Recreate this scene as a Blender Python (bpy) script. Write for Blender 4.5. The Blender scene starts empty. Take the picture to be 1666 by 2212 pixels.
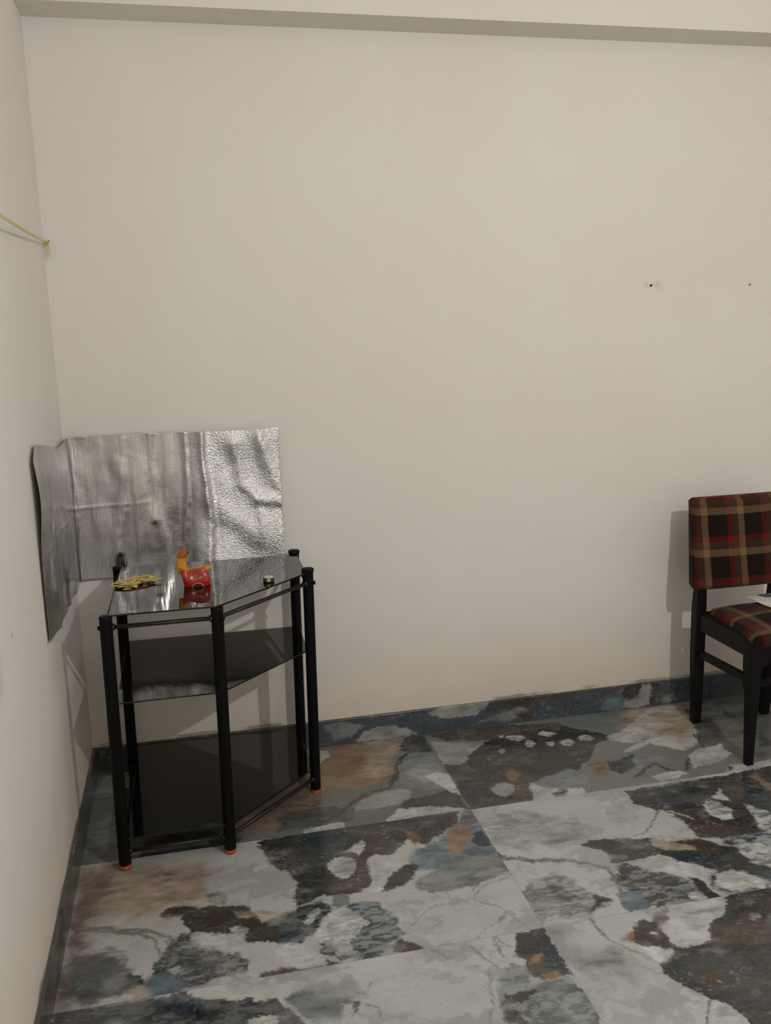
import bpy, bmesh, math, random
import numpy as np
from mathutils import Vector, Matrix
PI = math.pi
scn = bpy.context.scene
COL = scn.collection
random.seed(7)

# ------------------------------------------------------------------ helpers
def tag(o, label=None, cat=None, group=None, kind=None):
    if label: o['label'] = label
    if cat: o['category'] = cat
    if group: o['group'] = group
    if kind: o['kind'] = kind
    return o

def thing(name, label, cat, loc=(0, 0, 0), group=None):
    o = bpy.data.objects.new(name, None)
    o.empty_display_size = .05
    o.location = loc
    COL.objects.link(o)
    return tag(o, label, cat, group)

def off(parent):
    v = Vector((0, 0, 0))
    while parent:
        v += Vector(parent.location)
        parent = parent.parent
    return v

def link(name, me, mat, parent=None, smooth=True, loc=None):
    """mesh written in world metres; its vertices are shifted into the parent's frame"""
    o = bpy.data.objects.new(name, me)
    COL.objects.link(o)
    if parent:
        o.parent = parent
        me.transform(Matrix.Translation(-off(parent)))
    elif loc is not None:
        me.transform(Matrix.Translation(-Vector(loc)))
        o.location = loc
    if mat: me.materials.append(mat)
    if smooth:
        for p in me.polygons: p.use_smooth = True
    return o

def bm_obj(name, bm, mat, parent=None, smooth=False, loc=None):
    bmesh.ops.recalc_face_normals(bm, faces=bm.faces)
    me = bpy.data.meshes.new(name)
    bm.to_mesh(me); bm.free()
    return link(name, me, mat, parent, smooth, loc)

def box(bm, a, b, bev=0, seg=2):
    x0, y0, z0 = a; x1, y1, z1 = b
    vs = [bm.verts.new((x, y, z)) for x in (x0, x1) for y in (y0, y1) for z in (z0, z1)]
    fs = [bm.faces.new([vs[i] for i in f]) for f in ((0,1,3,2),(4,6,7,5),(0,4,5,1),(2,3,7,6),(0,2,6,4),(1,5,7,3))]
    if bev:
        es = list({e for f in fs for e in f.edges})
        bmesh.ops.bevel(bm, geom=es, offset=bev, segments=seg, affect='EDGES', profile=.5)

def prism(bm, pts, z0, z1, bev=0):
    lo = [bm.verts.new((x, y, z0)) for x, y in pts]
    hi = [bm.verts.new((x, y, z1)) for x, y in pts]
    fs = [bm.faces.new(lo[::-1]), bm.faces.new(hi)]
    n = len(pts)
    for i in range(n): fs.append(bm.faces.new((lo[i], lo[(i+1) % n], hi[(i+1) % n], hi[i])))
    if bev:
        es = list({e for f in fs for e in f.edges})
        bmesh.ops.bevel(bm, geom=es, offset=bev, segments=2, affect='EDGES', profile=.5)

def tube(bm, pts, r, n=12, cap=True):
    """round tube through pts; r is a number or a list"""
    P = [Vector(p) for p in pts]
    R = r if isinstance(r, (list, tuple)) else [r]*len(P)
    rings = []; prev = None
    for i, p in enumerate(P):
        d = (P[min(i+1, len(P)-1)] - P[max(i-1, 0)]).normalized()
        ref = prev if prev is not None else (Vector((0, 0, 1)) if abs(d.z) < .9 else Vector((1, 0, 0)))
        u = (ref - d*ref.dot(d)).normalized(); w = d.cross(u); prev = u
        rings.append([bm.verts.new(p + (u*math.cos(2*PI*k/n) + w*math.sin(2*PI*k/n))*R[i]) for k in range(n)])
    for a, b in zip(rings, rings[1:]):
        for k in range(n): bm.faces.new((a[k], a[(k+1) % n], b[(k+1) % n], b[k]))
    if cap:
        bm.faces.new(rings[0][::-1]); bm.faces.new(rings[-1])

def lathe(bm, prof, c, n=24):
    rings = [[bm.verts.new((c[0]+r*math.cos(2*PI*k/n), c[1]+r*math.sin(2*PI*k/n), c[2]+z)) for k in range(n)] for r, z in prof]
    for a, b in zip(rings, rings[1:]):
        for k in range(n): bm.faces.new((a[k], a[(k+1) % n], b[(k+1) % n], b[k]))
    bm.faces.new(rings[0][::-1]); bm.faces.new(rings[-1])

def taper(bm, a, b, ha, hb):
    """square-section bar from a (half sizes ha) to b (half sizes hb)"""
    A = [bm.verts.new((a[0]+sx*ha[0], a[1]+sy*ha[1], a[2])) for sx, sy in ((-1,-1),(1,-1),(1,1),(-1,1))]
    B = [bm.verts.new((b[0]+sx*hb[0], b[1]+sy*hb[1], b[2])) for sx, sy in ((-1,-1),(1,-1),(1,1),(-1,1))]
    fs = [bm.faces.new(A[::-1]), bm.faces.new(B)] + [bm.faces.new((A[i], A[(i+1) % 4], B[(i+1) % 4], B[i])) for i in range(4)]
    es = list({e for f in fs for e in f.edges})
    bmesh.ops.bevel(bm, geom=es, offset=.003, segments=2, affect='EDGES', profile=.5)

# ------------------------------------------------------------------ materials
class NT:
    def __init__(s, name):
        s.m = bpy.data.materials.new(name); s.m.use_nodes = True
        s.t = s.m.node_tree; s.b = s.t.nodes['Principled BSDF']
    def n(s, typ, **kw):
        nd = s.t.nodes.new(typ)
        for k, v in kw.items():
            if hasattr(nd, k): setattr(nd, k, v)
            else: nd.inputs[k.replace('_', ' ')].default_value = v
        return nd
    def l(s, a, b): s.t.links.new(a, b)
    def set(s, **kw):
        for k, v in kw.items():
            s.b.inputs[k.replace('_', ' ')].default_value = (*v, 1) if isinstance(v, tuple) and len(v) == 3 else v
        return s
    def ramp(s, fac, stops, interp='LINEAR'):
        r = s.n('ShaderNodeValToRGB'); cr = r.color_ramp; cr.interpolation = interp
        while len(cr.elements) < len(stops): cr.elements.new(.5)
        for e, (p, c) in zip(cr.elements, stops): e.position = p; e.color = (*c, 1) if len(c) == 3 else c
        s.l(fac, r.inputs[0]); return r.outputs[0]
    def mix(s, fac, a, b, mode='MIX'):
        m = s.n('ShaderNodeMix', data_type='RGBA', blend_type=mode)
        for sock, v in ((m.inputs['Factor'], fac), (m.inputs['A'], a), (m.inputs['B'], b)):
            pass
        ins = [i for i in m.inputs if i.enabled]
        for sock, v in zip(ins, (fac, a, b)):
            if isinstance(v, (int, float)): sock.default_value = v
            elif isinstance(v, tuple): sock.default_value = (*v, 1)
            else: s.l(v, sock)
        return [o for o in m.outputs if o.enabled][0]
    def math(s, op, a, b=0.0, clamp=False):
        m = s.n('ShaderNodeMath', operation=op, use_clamp=clamp)
        for sock, v in zip(m.inputs, (a, b)):
            if isinstance(v, (int, float)): sock.default_value = v
            else: s.l(v, sock)
        return m.outputs[0]
    def noise(s, scale, detail=4, rough=.55, vec=None, dist=0):
        nd = s.n('ShaderNodeTexNoise'); nd.inputs['Scale'].default_value = scale
        nd.inputs['Detail'].default_value = detail; nd.inputs['Roughness'].default_value = rough
        nd.inputs['Distortion'].default_value = dist
        if vec is not None: s.l(vec, nd.inputs['Vector'])
        return nd.outputs['Fac']
    def bump(s, h, strength=.2, dist=.002):
        b = s.n('ShaderNodeBump'); b.inputs['Strength'].default_value = strength; b.inputs['Distance'].default_value = dist
        s.l(h, b.inputs['Height']); s.l(b.outputs[0], s.b.inputs['Normal'])
    def pos(s):
        return s.n('ShaderNodeNewGeometry').outputs['Position']
    def obj(s):
        return s.n('ShaderNodeTexCoord').outputs['Object']

def plain(name, col, rough=.5, spec=.5, metal=0, var=.12, scale=40):
    t = NT(name); t.set(Roughness=rough, Metallic=metal)
    t.b.inputs['Specular IOR Level'].default_value = spec
    f = t.noise(scale, 3, .6, t.obj())
    dk = tuple(c*(1-var) for c in col); lt = tuple(min(1, c*(1+var)) for c in col)
    t.l(t.ramp(f, [(.3, dk), (.7, lt)]), t.b.inputs['Base Color'])
    return t.m

def wall_material():
    t = NT('wall_paint'); g = t.pos()
    sep = t.n('ShaderNodeSeparateXYZ'); t.l(g, sep.inputs[0])
    n1 = t.noise(1.3, 5, .6, g); n2 = t.noise(14, 4, .6, g)
    c = t.ramp(n1, [(.3, (.715, .685, .645)), (.7, (.750, .727, .695))])
    c = t.mix(t.math('MULTIPLY', n2, .05), c, (.64, .61, .55))
    # rising damp: brownish tint fading upward from the skirting with a ragged edge
    z = sep.outputs[2]
    n3 = t.noise(7, 5, .65, g)
    h = t.math('ADD', z, t.math('MULTIPLY', n3, -.16))
    damp = t.ramp(h, [(.0, (1, 1, 1)), (.12, (.55, .55, .55)), (.42, (0, 0, 0))])
    c = t.mix(t.math('MULTIPLY', damp, .42), c, (.50, .375, .25))
    # grout and cement smears right along the top of the skirting
    n4 = t.noise(24, 6, .7, g); n5 = t.noise(5.5, 2, .5, g)
    e = t.math('SUBTRACT', t.math('ADD', z, t.math('MULTIPLY', n4, -.022)), .0985)
    sm = t.ramp(e, [(.0, (1, 1, 1)), (.0045, (0, 0, 0))])
    patch = t.ramp(n5, [(.5, (0, 0, 0)), (.6, (1, 1, 1))])
    c = t.mix(t.math('MULTIPLY', sm, t.math('MULTIPLY', patch, .8)), c, (.24, .22, .19))
    # grey scuffs round the two old fixing holes and a beige patch on the left wall
    def spot(c, p, r, col, k, sc=60):
        d = t.n('ShaderNodeVectorMath', operation='DISTANCE'); t.l(g, d.inputs[0]); d.inputs[1].default_value = p
        nn = t.noise(sc, 3, .6, g)
        q = t.math('ADD', d.outputs['Value'], t.math('MULTIPLY', t.math('SUBTRACT', nn, .5), r*1.6))
        f = t.ramp(q, [(0, (1, 1, 1)), (r, (0, 0, 0))])
        return t.mix(t.math('MULTIPLY', f, k), c, col)
    c = spot(c, (2.055, 0, 1.625), .014, (.42, .41, .36), .5)
    c = spot(c, (2.100, 0, 1.622), .022, (.42, .42, .38), .45)
    c = spot(c, (2.474, 0, 1.617), .009, (.25, .23, .19), .8)
    c = spot(c, (0, -1.105, .869), .006, (.14, .12, .10), .9, 160)
    c = spot(c, (0, -1.30, .845), .075, (.54, .48, .38), .8, 6)
    c = spot(c, (1.985, 0, .700), .005, (.35, .30, .26), .6, 160)
    c = spot(c, (1.89, 0, .745), .004, (.35, .30, .26), .6, 160)
    t.l(c, t.b.inputs['Base Color'])
    t.set(Roughness=.62); t.b.inputs['Specular IOR Level'].default_value = .25
    t.bump(t.noise(220, 3, .6, g), .12, .0015)
    return t.m

def marble_material():
    t = NT('marble_tile'); g = t.pos()
    a = t.n('ShaderNodeVertexColor', layer_name='tone')
    n1 = t.noise(95, 5, .7, g); n2 = t.noise(12, 6, .65, g, .6)
    c = t.mix(t.math('MULTIPLY', t.ramp(n1, [(.42, (0,)*3), (.62, (1,)*3)]), .16), a.outputs[0], (.16, .17, .17), 'MIX')
    c = t.mix(t.ramp(n2, [(.35, (.82,)*3), (.65, (1.12,)*3)]), (0, 0, 0), c)
    k = t.mix(1.0, a.outputs[0], t.ramp(n2, [(.32, (.86, .86, .85)), (.68, (1.0, 1.0, 1.0))]), 'MULTIPLY')
    k = t.mix(t.math('MULTIPLY', t.ramp(n1, [(.45, (0,)*3), (.65, (1,)*3)]), .13), k, (.17, .18, .18))
    t.l(k, t.b.inputs['Base Color'])
    t.set(Roughness=.2); t.b.inputs['Specular IOR Level'].default_value = .45
    r = t.ramp(t.noise(30, 4, .6, g), [(.3, (.13,)*3), (.8, (.30,)*3)])
    t.l(r, t.b.inputs['Roughness'])
    return t.m

def foil_material():
    t = NT('crinkled_foil'); g = t.pos()
    t.set(Metallic=1.0)
    fcol = t.ramp(t.noise(6, 4, .6, g), [(.3, (.54, .53, .53)), (.7, (.68, .68, .69))])
    sep = t.n('ShaderNodeSeparateXYZ'); t.l(g, sep.inputs[0])
    # the right half of the sheet is finely crushed, the left half smoother
    fac = t.ramp(t.math('ADD', sep.outputs[0], t.math('MULTIPLY', t.noise(5, 3, .5, g), .22)), [(.50, (.0,)*3), (.62, (1,)*3)])
    t.l(t.math('ADD', t.math('MULTIPLY', fac, .10), t.ramp(t.noise(18, 3, .5, g), [(.3, (.17,)*3), (.7, (.25,)*3)])), t.b.inputs['Roughness'])
    t.l(t.mix(fac, fcol, (.86, .86, .87)), t.b.inputs['Base Color'])  # right half also paler: lamp brightness painted into the metal colour
    fine = t.noise(210, 2, .6, g); mid = t.noise(13, 3, .5, g, .3)
    mp = t.n('ShaderNodeMapping'); t.l(g, mp.inputs[0]); mp.inputs['Scale'].default_value = (38, 38, 3.5)
    st = t.noise(1, 4, .6, mp.outputs[0])
    b1 = t.n('ShaderNodeBump'); b1.inputs['Distance'].default_value = .0048
    t.l(t.math('ADD', t.math('MULTIPLY', fac, .82), .10), b1.inputs['Strength']); t.l(fine, b1.inputs['Height'])
    b2 = t.n('ShaderNodeBump'); b2.inputs['Distance'].default_value = .010; b2.inputs['Strength'].default_value = .30
    t.l(mid, b2.inputs['Height']); t.l(b1.outputs[0], b2.inputs['Normal'])
    b3 = t.n('ShaderNodeBump'); b3.inputs['Distance'].default_value = .006; b3.inputs['Strength'].default_value = .5
    t.l(st, b3.inputs['Height']); t.l(b2.outputs[0], b3.inputs['Normal'])
    t.l(b3.outputs[0], t.b.inputs['Normal'])
    return t.m

def glass_material(rough=.035):
    t = NT('black_glass'); g = t.obj()
    f = t.noise(9, 6, .7, g); d = t.noise(70, 4, .7, g)
    dust = t.math('MULTIPLY', t.ramp(f, [(.48, (0,)*3), (.8, (1,)*3)]), t.ramp(d, [(.4, (0,)*3), (.75, (1,)*3)]))
    c = t.mix(t.math('MULTIPLY', dust, .12), (.004, .0038, .0036), (.10, .095, .09))
    t.l(c, t.b.inputs['Base Color'])
    t.l(t.ramp(dust, [(0, (rough,)*3), (1, (.35,)*3)]), t.b.inputs['Roughness'])
    t.b.inputs['Specular IOR Level'].default_value = .58
    t.b.inputs['IOR'].default_value = 1.5
    return t.m

def smear_glass():
    """middle shelf: same glass with a pale scuffed smear near the left part of its front edge"""
    t = NT('black_glass_scuffed'); g = t.pos()
    def blob(p, r):
        d = t.n('ShaderNodeVectorMath', operation='DISTANCE'); t.l(g, d.inputs[0]); d.inputs[1].default_value = p
        return t.ramp(d.outputs['Value'], [(0, (1,)*3), (r, (0,)*3)])
    mp = t.n('ShaderNodeMapping'); t.l(g, mp.inputs[0]); mp.inputs['Rotation'].default_value = (0, 0, .5); mp.inputs['Scale'].default_value = (60, 14, 1)
    s = t.ramp(t.noise(1.2, 5, .75, mp.outputs[0]), [(.42, (0,)*3), (.75, (1,)*3)])
    m = t.math('MULTIPLY', t.math('MAXIMUM', blob((.275, -.60, .505), .10), t.math('MULTIPLY', blob((.60, -.27, .505), .08), .5)), s)
    c = t.mix(t.math('MULTIPLY', m, .8), (.004, .0038, .0036), (.16, .155, .15))
    t.l(c, t.b.inputs['Base Color'])
    t.l(t.ramp(m, [(0, (.05,)*3), (1, (.5,)*3)]), t.b.inputs['Roughness'])
    t.b.inputs['IOR'].default_value = 1.52
    return t.m

def plaid_material(name, ax, ay, ox, oy, wrap=0, P=.140, Q=.147):
    """woven check: warp stripes run along one axis, weft stripes along the other"""
    t = NT(name); g = t.pos()
    sep = t.n('ShaderNodeSeparateXYZ'); t.l(g, sep.inputs[0])
    w = t.math('MULTIPLY', t.math('SUBTRACT', t.noise(9, 2, .5, g), .5), .006)
    def band(axis, o, per, flip=1):
        v = t.math('ADD', sep.outputs[axis], w)
        if wrap and axis == 0:      # cloth turns the corner: the count of stripes carries on along the side of the pad
            yy = t.math('SUBTRACT', sep.outputs[1], t.math('MULTIPLY', t.math('SUBTRACT', sep.outputs[2], .70), .1875))
            v = t.math('SUBTRACT', v, t.math('MULTIPLY', t.math('MAXIMUM', t.math('ADD', yy, .228), 0.0), wrap))
        u = t.math('FRACT', t.math('ADD', t.math('MULTIPLY', t.math('SUBTRACT', v, o), flip/per), 100.0))
        tan, dk, dk2, red, olive, brown = (.17, .105, .055), (.007, .005, .003), (.012, .003, .004), (.105, .006, .006), (.050, .033, .014), (.06, .024, .013)
        return t.ramp(u, [(0, tan), (.17, dk), (.34, dk2), (.52, dk), (.69, red), (.83, olive), (.94, brown)], 'CONSTANT')
    c = t.mix(.5, band(ax, ox, P), band(ay, oy, Q, -1))
    # thread weave
    wv = t.n('ShaderNodeTexWave'); wv.inputs['Scale'].default_value = 260; t.l(g, wv.inputs['Vector'])
    c = t.mix(t.math('MULTIPLY', wv.outputs['Fac'], .18), c, (.02, .012, .01))
    t.l(c, t.b.inputs['Base Color'])
    t.set(Roughness=.95); t.b.inputs['Specular IOR Level'].default_value = .12
    t.b.inputs['Sheen Weight'].default_value = .04
    t.bump(t.noise(400, 2, .6, g), .25, .001)
    return t.m

M_wall = wall_material()
M_marble = marble_material()
M_beam = M_wall
M_foil = foil_material()
M_glass = glass_material()
M_glass2 = smear_glass()
M_post = plain('black_painted_steel', (.0022, .0020, .0021), .55, .14, 0, .5, 60)
M_rod = plain('dark_brown_rod', (.014, .011, .008), .45, .35, 0, .5, 90)
M_foot = plain('orange_rubber', (.42, .085, .025), .45, .4, 0, .25, 90)
M_wood = plain('dark_stained_wood', (.0035, .0026, .0024), .5, .2, 0, .5, 30)
M_hole = plain('hole_black', (.006, .005, .005), .9, .1)
M_string = plain('yellow_green_twine', (.62, .62, .26), .6, .3, 0, .25, 120)
M_knotdark = plain('rusty_nail', (.045, .035, .012), .6, .4, .3, .4, 120)
M_yellow = plain('yellow_plastic_strip', (.60, .42, .10), .45, .4, 0, .25, 70)
M_red = plain('red_glossy_wrapper', (.36, .016, .014), .22, .6, 0, .25, 30)
M_gold = plain('yellow_wrapper_lining', (.62, .29, .035), .35, .5, 0, .15, 30)
M_orange = plain('orange_wrapper_tip', (.42, .12, .03), .35, .5, 0, .1, 30)
M_salmon = plain('pale_print', (.75, .30, .16), .4, .4, 0, .1, 30)
M_blackhole = plain('dark_print', (.03, .012, .008), .5, .3)
M_tin = plain('dark_printed_tin', (.030, .034, .030), .3, .6, .2, .6, 160)
M_tinlid = plain('pale_lid', (.55, .52, .42), .4, .5, 0, .08, 60)
M_tinlab = plain('yellow_label', (.48, .40, .20), .4, .4, 0, .1, 60)
M_cord = plain('white_flex', (.6, .6, .58), .5, .4)

# ------------------------------------------------------------------ numpy noise and the tile painter
def vnoise(x, y, seed):
    xi = np.floor(x).astype(np.int64); yi = np.floor(y).astype(np.int64)
    fx = x - xi; fy = y - yi; fx = fx*fx*(3-2*fx); fy = fy*fy*(3-2*fy)
    def h(a, b):
        n = (a*374761393 + b*668265263 + seed*974634777) & 0xFFFFFFFF
        n = ((n ^ (n >> 13))*1274126177) & 0xFFFFFFFF
        return ((n ^ (n >> 16)) & 0xFFFFFF)/float(0xFFFFFF)
    return (h(xi, yi)*(1-fx)+h(xi+1, yi)*fx)*(1-fy) + (h(xi, yi+1)*(1-fx)+h(xi+1, yi+1)*fx)*fy
def fbm(x, y, seed, oct=5, rough=.55):
    s = 0; a = 1; tot = 0; f = 1
    for o in range(oct):
        s = s + a*vnoise(x*f, y*f, seed+o*17); tot += a; a *= rough; f *= 2.03
    return s/tot - .5

PAL = {'W': (.475, .48, .475), 'Wr': (.54, .545, .535), 'G': (.31, .32, .31), 'G2': (.25, .245, .235), 'M': (.135, .14, .125), 'Ms': (.17, .185, .18),
       'D': (.030, .031, .029), 'N': (.018, .029, .040), 'B': (.075, .056, .042), 'BD': (.048, .038, .030), 'DS': (.075, .08, .075),
       'SL': (.055, .062, .066), 'T': (.24, .155, .095), 'T2': (.20, .15, .11), 'T3': (.36, .29, .22), 'U': (.12, .165, .195), 'Ug': (.19, .21, .215),
       'TE': (.045, .072, .082), 'TG': (.15, .175, .17), 'NB': (.035, .065, .09)}

def paint(px, py, base, layers, seed):
    """px, py in mm; returns an albedo per point"""
    c = np.empty((len(px), 3)); c[:] = base
    m = fbm(px/260, py/200, seed, 5); c *= (1 + .35*m)[:, None]
    w1 = fbm(px/42, py/42, seed+5, 5); w2 = fbm(px/42, py/42, seed+9, 5)
    w3 = fbm(px/9, py/8, seed+33, 3, .7); w4 = fbm(px/9, py/8, seed+37, 3, .7)
    cl = fbm(px/75, py/45, seed+41, 5, .6)
    s1 = fbm(px/24+w1*1.4, py/9+w2*1.4, seed+13, 4, .62); s2 = fbm(px/46+w2, py/20+w1, seed+21, 5, .6)
    for lay in layers:
        t, col, soft, warp, sp, lw, pts = lay
        P = np.array(pts, float).reshape(-1, 2)
        pad = soft + warp*2 + lw + 12
        lo = P.min(0)-pad; hi = P.max(0)+pad
        k = np.nonzero((px > lo[0]) & (px < hi[0]) & (py > lo[1]) & (py < hi[1]))[0]
        if not len(k): continue
        x = px[k] + w1[k]*warp*3.6 + w3[k]*17; y = py[k] + w2[k]*warp*3.6 + w4[k]*17
        d = np.full(len(k), 1e9); ins = np.zeros(len(k), bool)
        n = len(P)
        for i in range(n if not lw else n-1):
            a = P[i]; b = P[(i+1) % n]; e = b-a; L = max(e@e, 1e-6)
            tt = np.clip(((x-a[0])*e[0]+(y-a[1])*e[1])/L, 0, 1)
            d = np.minimum(d, np.hypot(x-a[0]-tt*e[0], y-a[1]-tt*e[1]))
            if not lw and abs(e[1]) > 1e-9:
                cr = ((a[1] > y) != (b[1] > y)) & (x < e[0]*(y-a[1])/e[1]+a[0]); ins ^= cr
        if lw: sd = d - lw*.38*(1+1.6*s2[k]); soft = soft*1.6+2; 
        else: sd = np.where(ins, -d, d); soft = soft*1.5+3*np.clip(.5+cl[k]*4, 0, 3)
        f = np.clip(.5 - sd/np.maximum(soft, 1.0), 0, 1); f = f*f*(3-2*f)
        cc = np.array(PAL[col])
        if sp > 0:
            f = f*np.clip(1 - sp*np.clip((s1[k]+s2[k]*.6)*9 + .35, 0, 1.15), 0, 1)
        f = f*(1 - np.clip(cl[k]*1.6-.12, 0, .38))
        c[k] = c[k]*(1-f[:, None]) + (cc*(1+.9*s2[k][:, None]+1.1*cl[k][:, None]))*f[:, None]
    lum = c.mean(1)
    f = np.clip((fbm(px/150+w1*1.2, py/85+w2*1.2, seed+81, 5, .6)-.01)*3.2, 0, .50)*np.clip((lum-.16)*5, 0, 1)
    c = c*(1-f[:, None]) + np.array([.215, .235, .235])*f[:, None]
    f = np.clip((fbm(px/95+w1, py/50+w2, seed+85, 6, .68)-.03)*3.5, 0, .18)*np.clip((.20-lum)*8, 0, 1)
    c = c*(1-f[:, None]) + np.array([.125, .15, .16])*f[:, None]
    f = np.clip((fbm(px/120+w2, py/60+w1, seed+89, 5, .6)-.05)*4, 0, .34)*np.clip((.24-lum)*8, 0, 1)
    c = c*(1-f[:, None]) + np.array([.085, .058, .040])*f[:, None]
    sp = np.clip((fbm(px/13, py/7, seed+93, 4, .7)-.11)*9, 0, 1)*np.clip((fbm(px/110, py/70, seed+97, 3)-.0)*6, 0, 1)*.42
    c = c*(1-sp[:, None]) + np.array([.36, .37, .36])*sp[:, None]
    # faint pale wisps and hairline veins that run through the whole slab
    v = np.abs(fbm(px/130+w1*1.5, py/95+w2*1.5, seed+61, 4)); f = np.clip(1-v/.010, 0, 1)*np.clip(fbm(px/210, py/210, seed+67, 2)*5, 0, 1)*.5
    c = c*(1-f[:, None]) + np.array([.20, .20, .19])*f[:, None]
    v = np.abs(fbm(px/90+3, py/60+w1*2, seed+71, 4)); f = np.clip(1-v/.008, 0, 1)*np.clip(fbm(px/160, py/160, seed+77, 2)*6, 0, 1)*.35
    c = c*(1-f[:, None]) + np.array([.42, .42, .40])*f[:, None]
    return np.clip(c, .008, .8)

def random_layers(w, h, seed, n=26):
    r = random.Random(seed); out = []
    for i in range(n):
        cx, cy = r.uniform(0, w), r.uniform(0, h); a, b = r.uniform(30, 260), r.uniform(20, 110); th = r.uniform(-.5, .5)
        pts = []
        for k in range(10):
            q = 2*PI*k/10; rr = r.uniform(.6, 1.15)
            u, v = a*rr*math.cos(q), b*rr*math.sin(q)
            pts += [cx+u*math.cos(th)-v*math.sin(th), cy+u*math.sin(th)+v*math.cos(th)]
        out.append(('', r.choice(['D','N','SL','G','W','Wr','Ug','U','T','BD','Ms','W','DS','D']), r.choice([4, 6, 14]), r.uniform(8, 18), r.choice([0, 0, .3, .5]), 0, pts))
    return out

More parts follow.
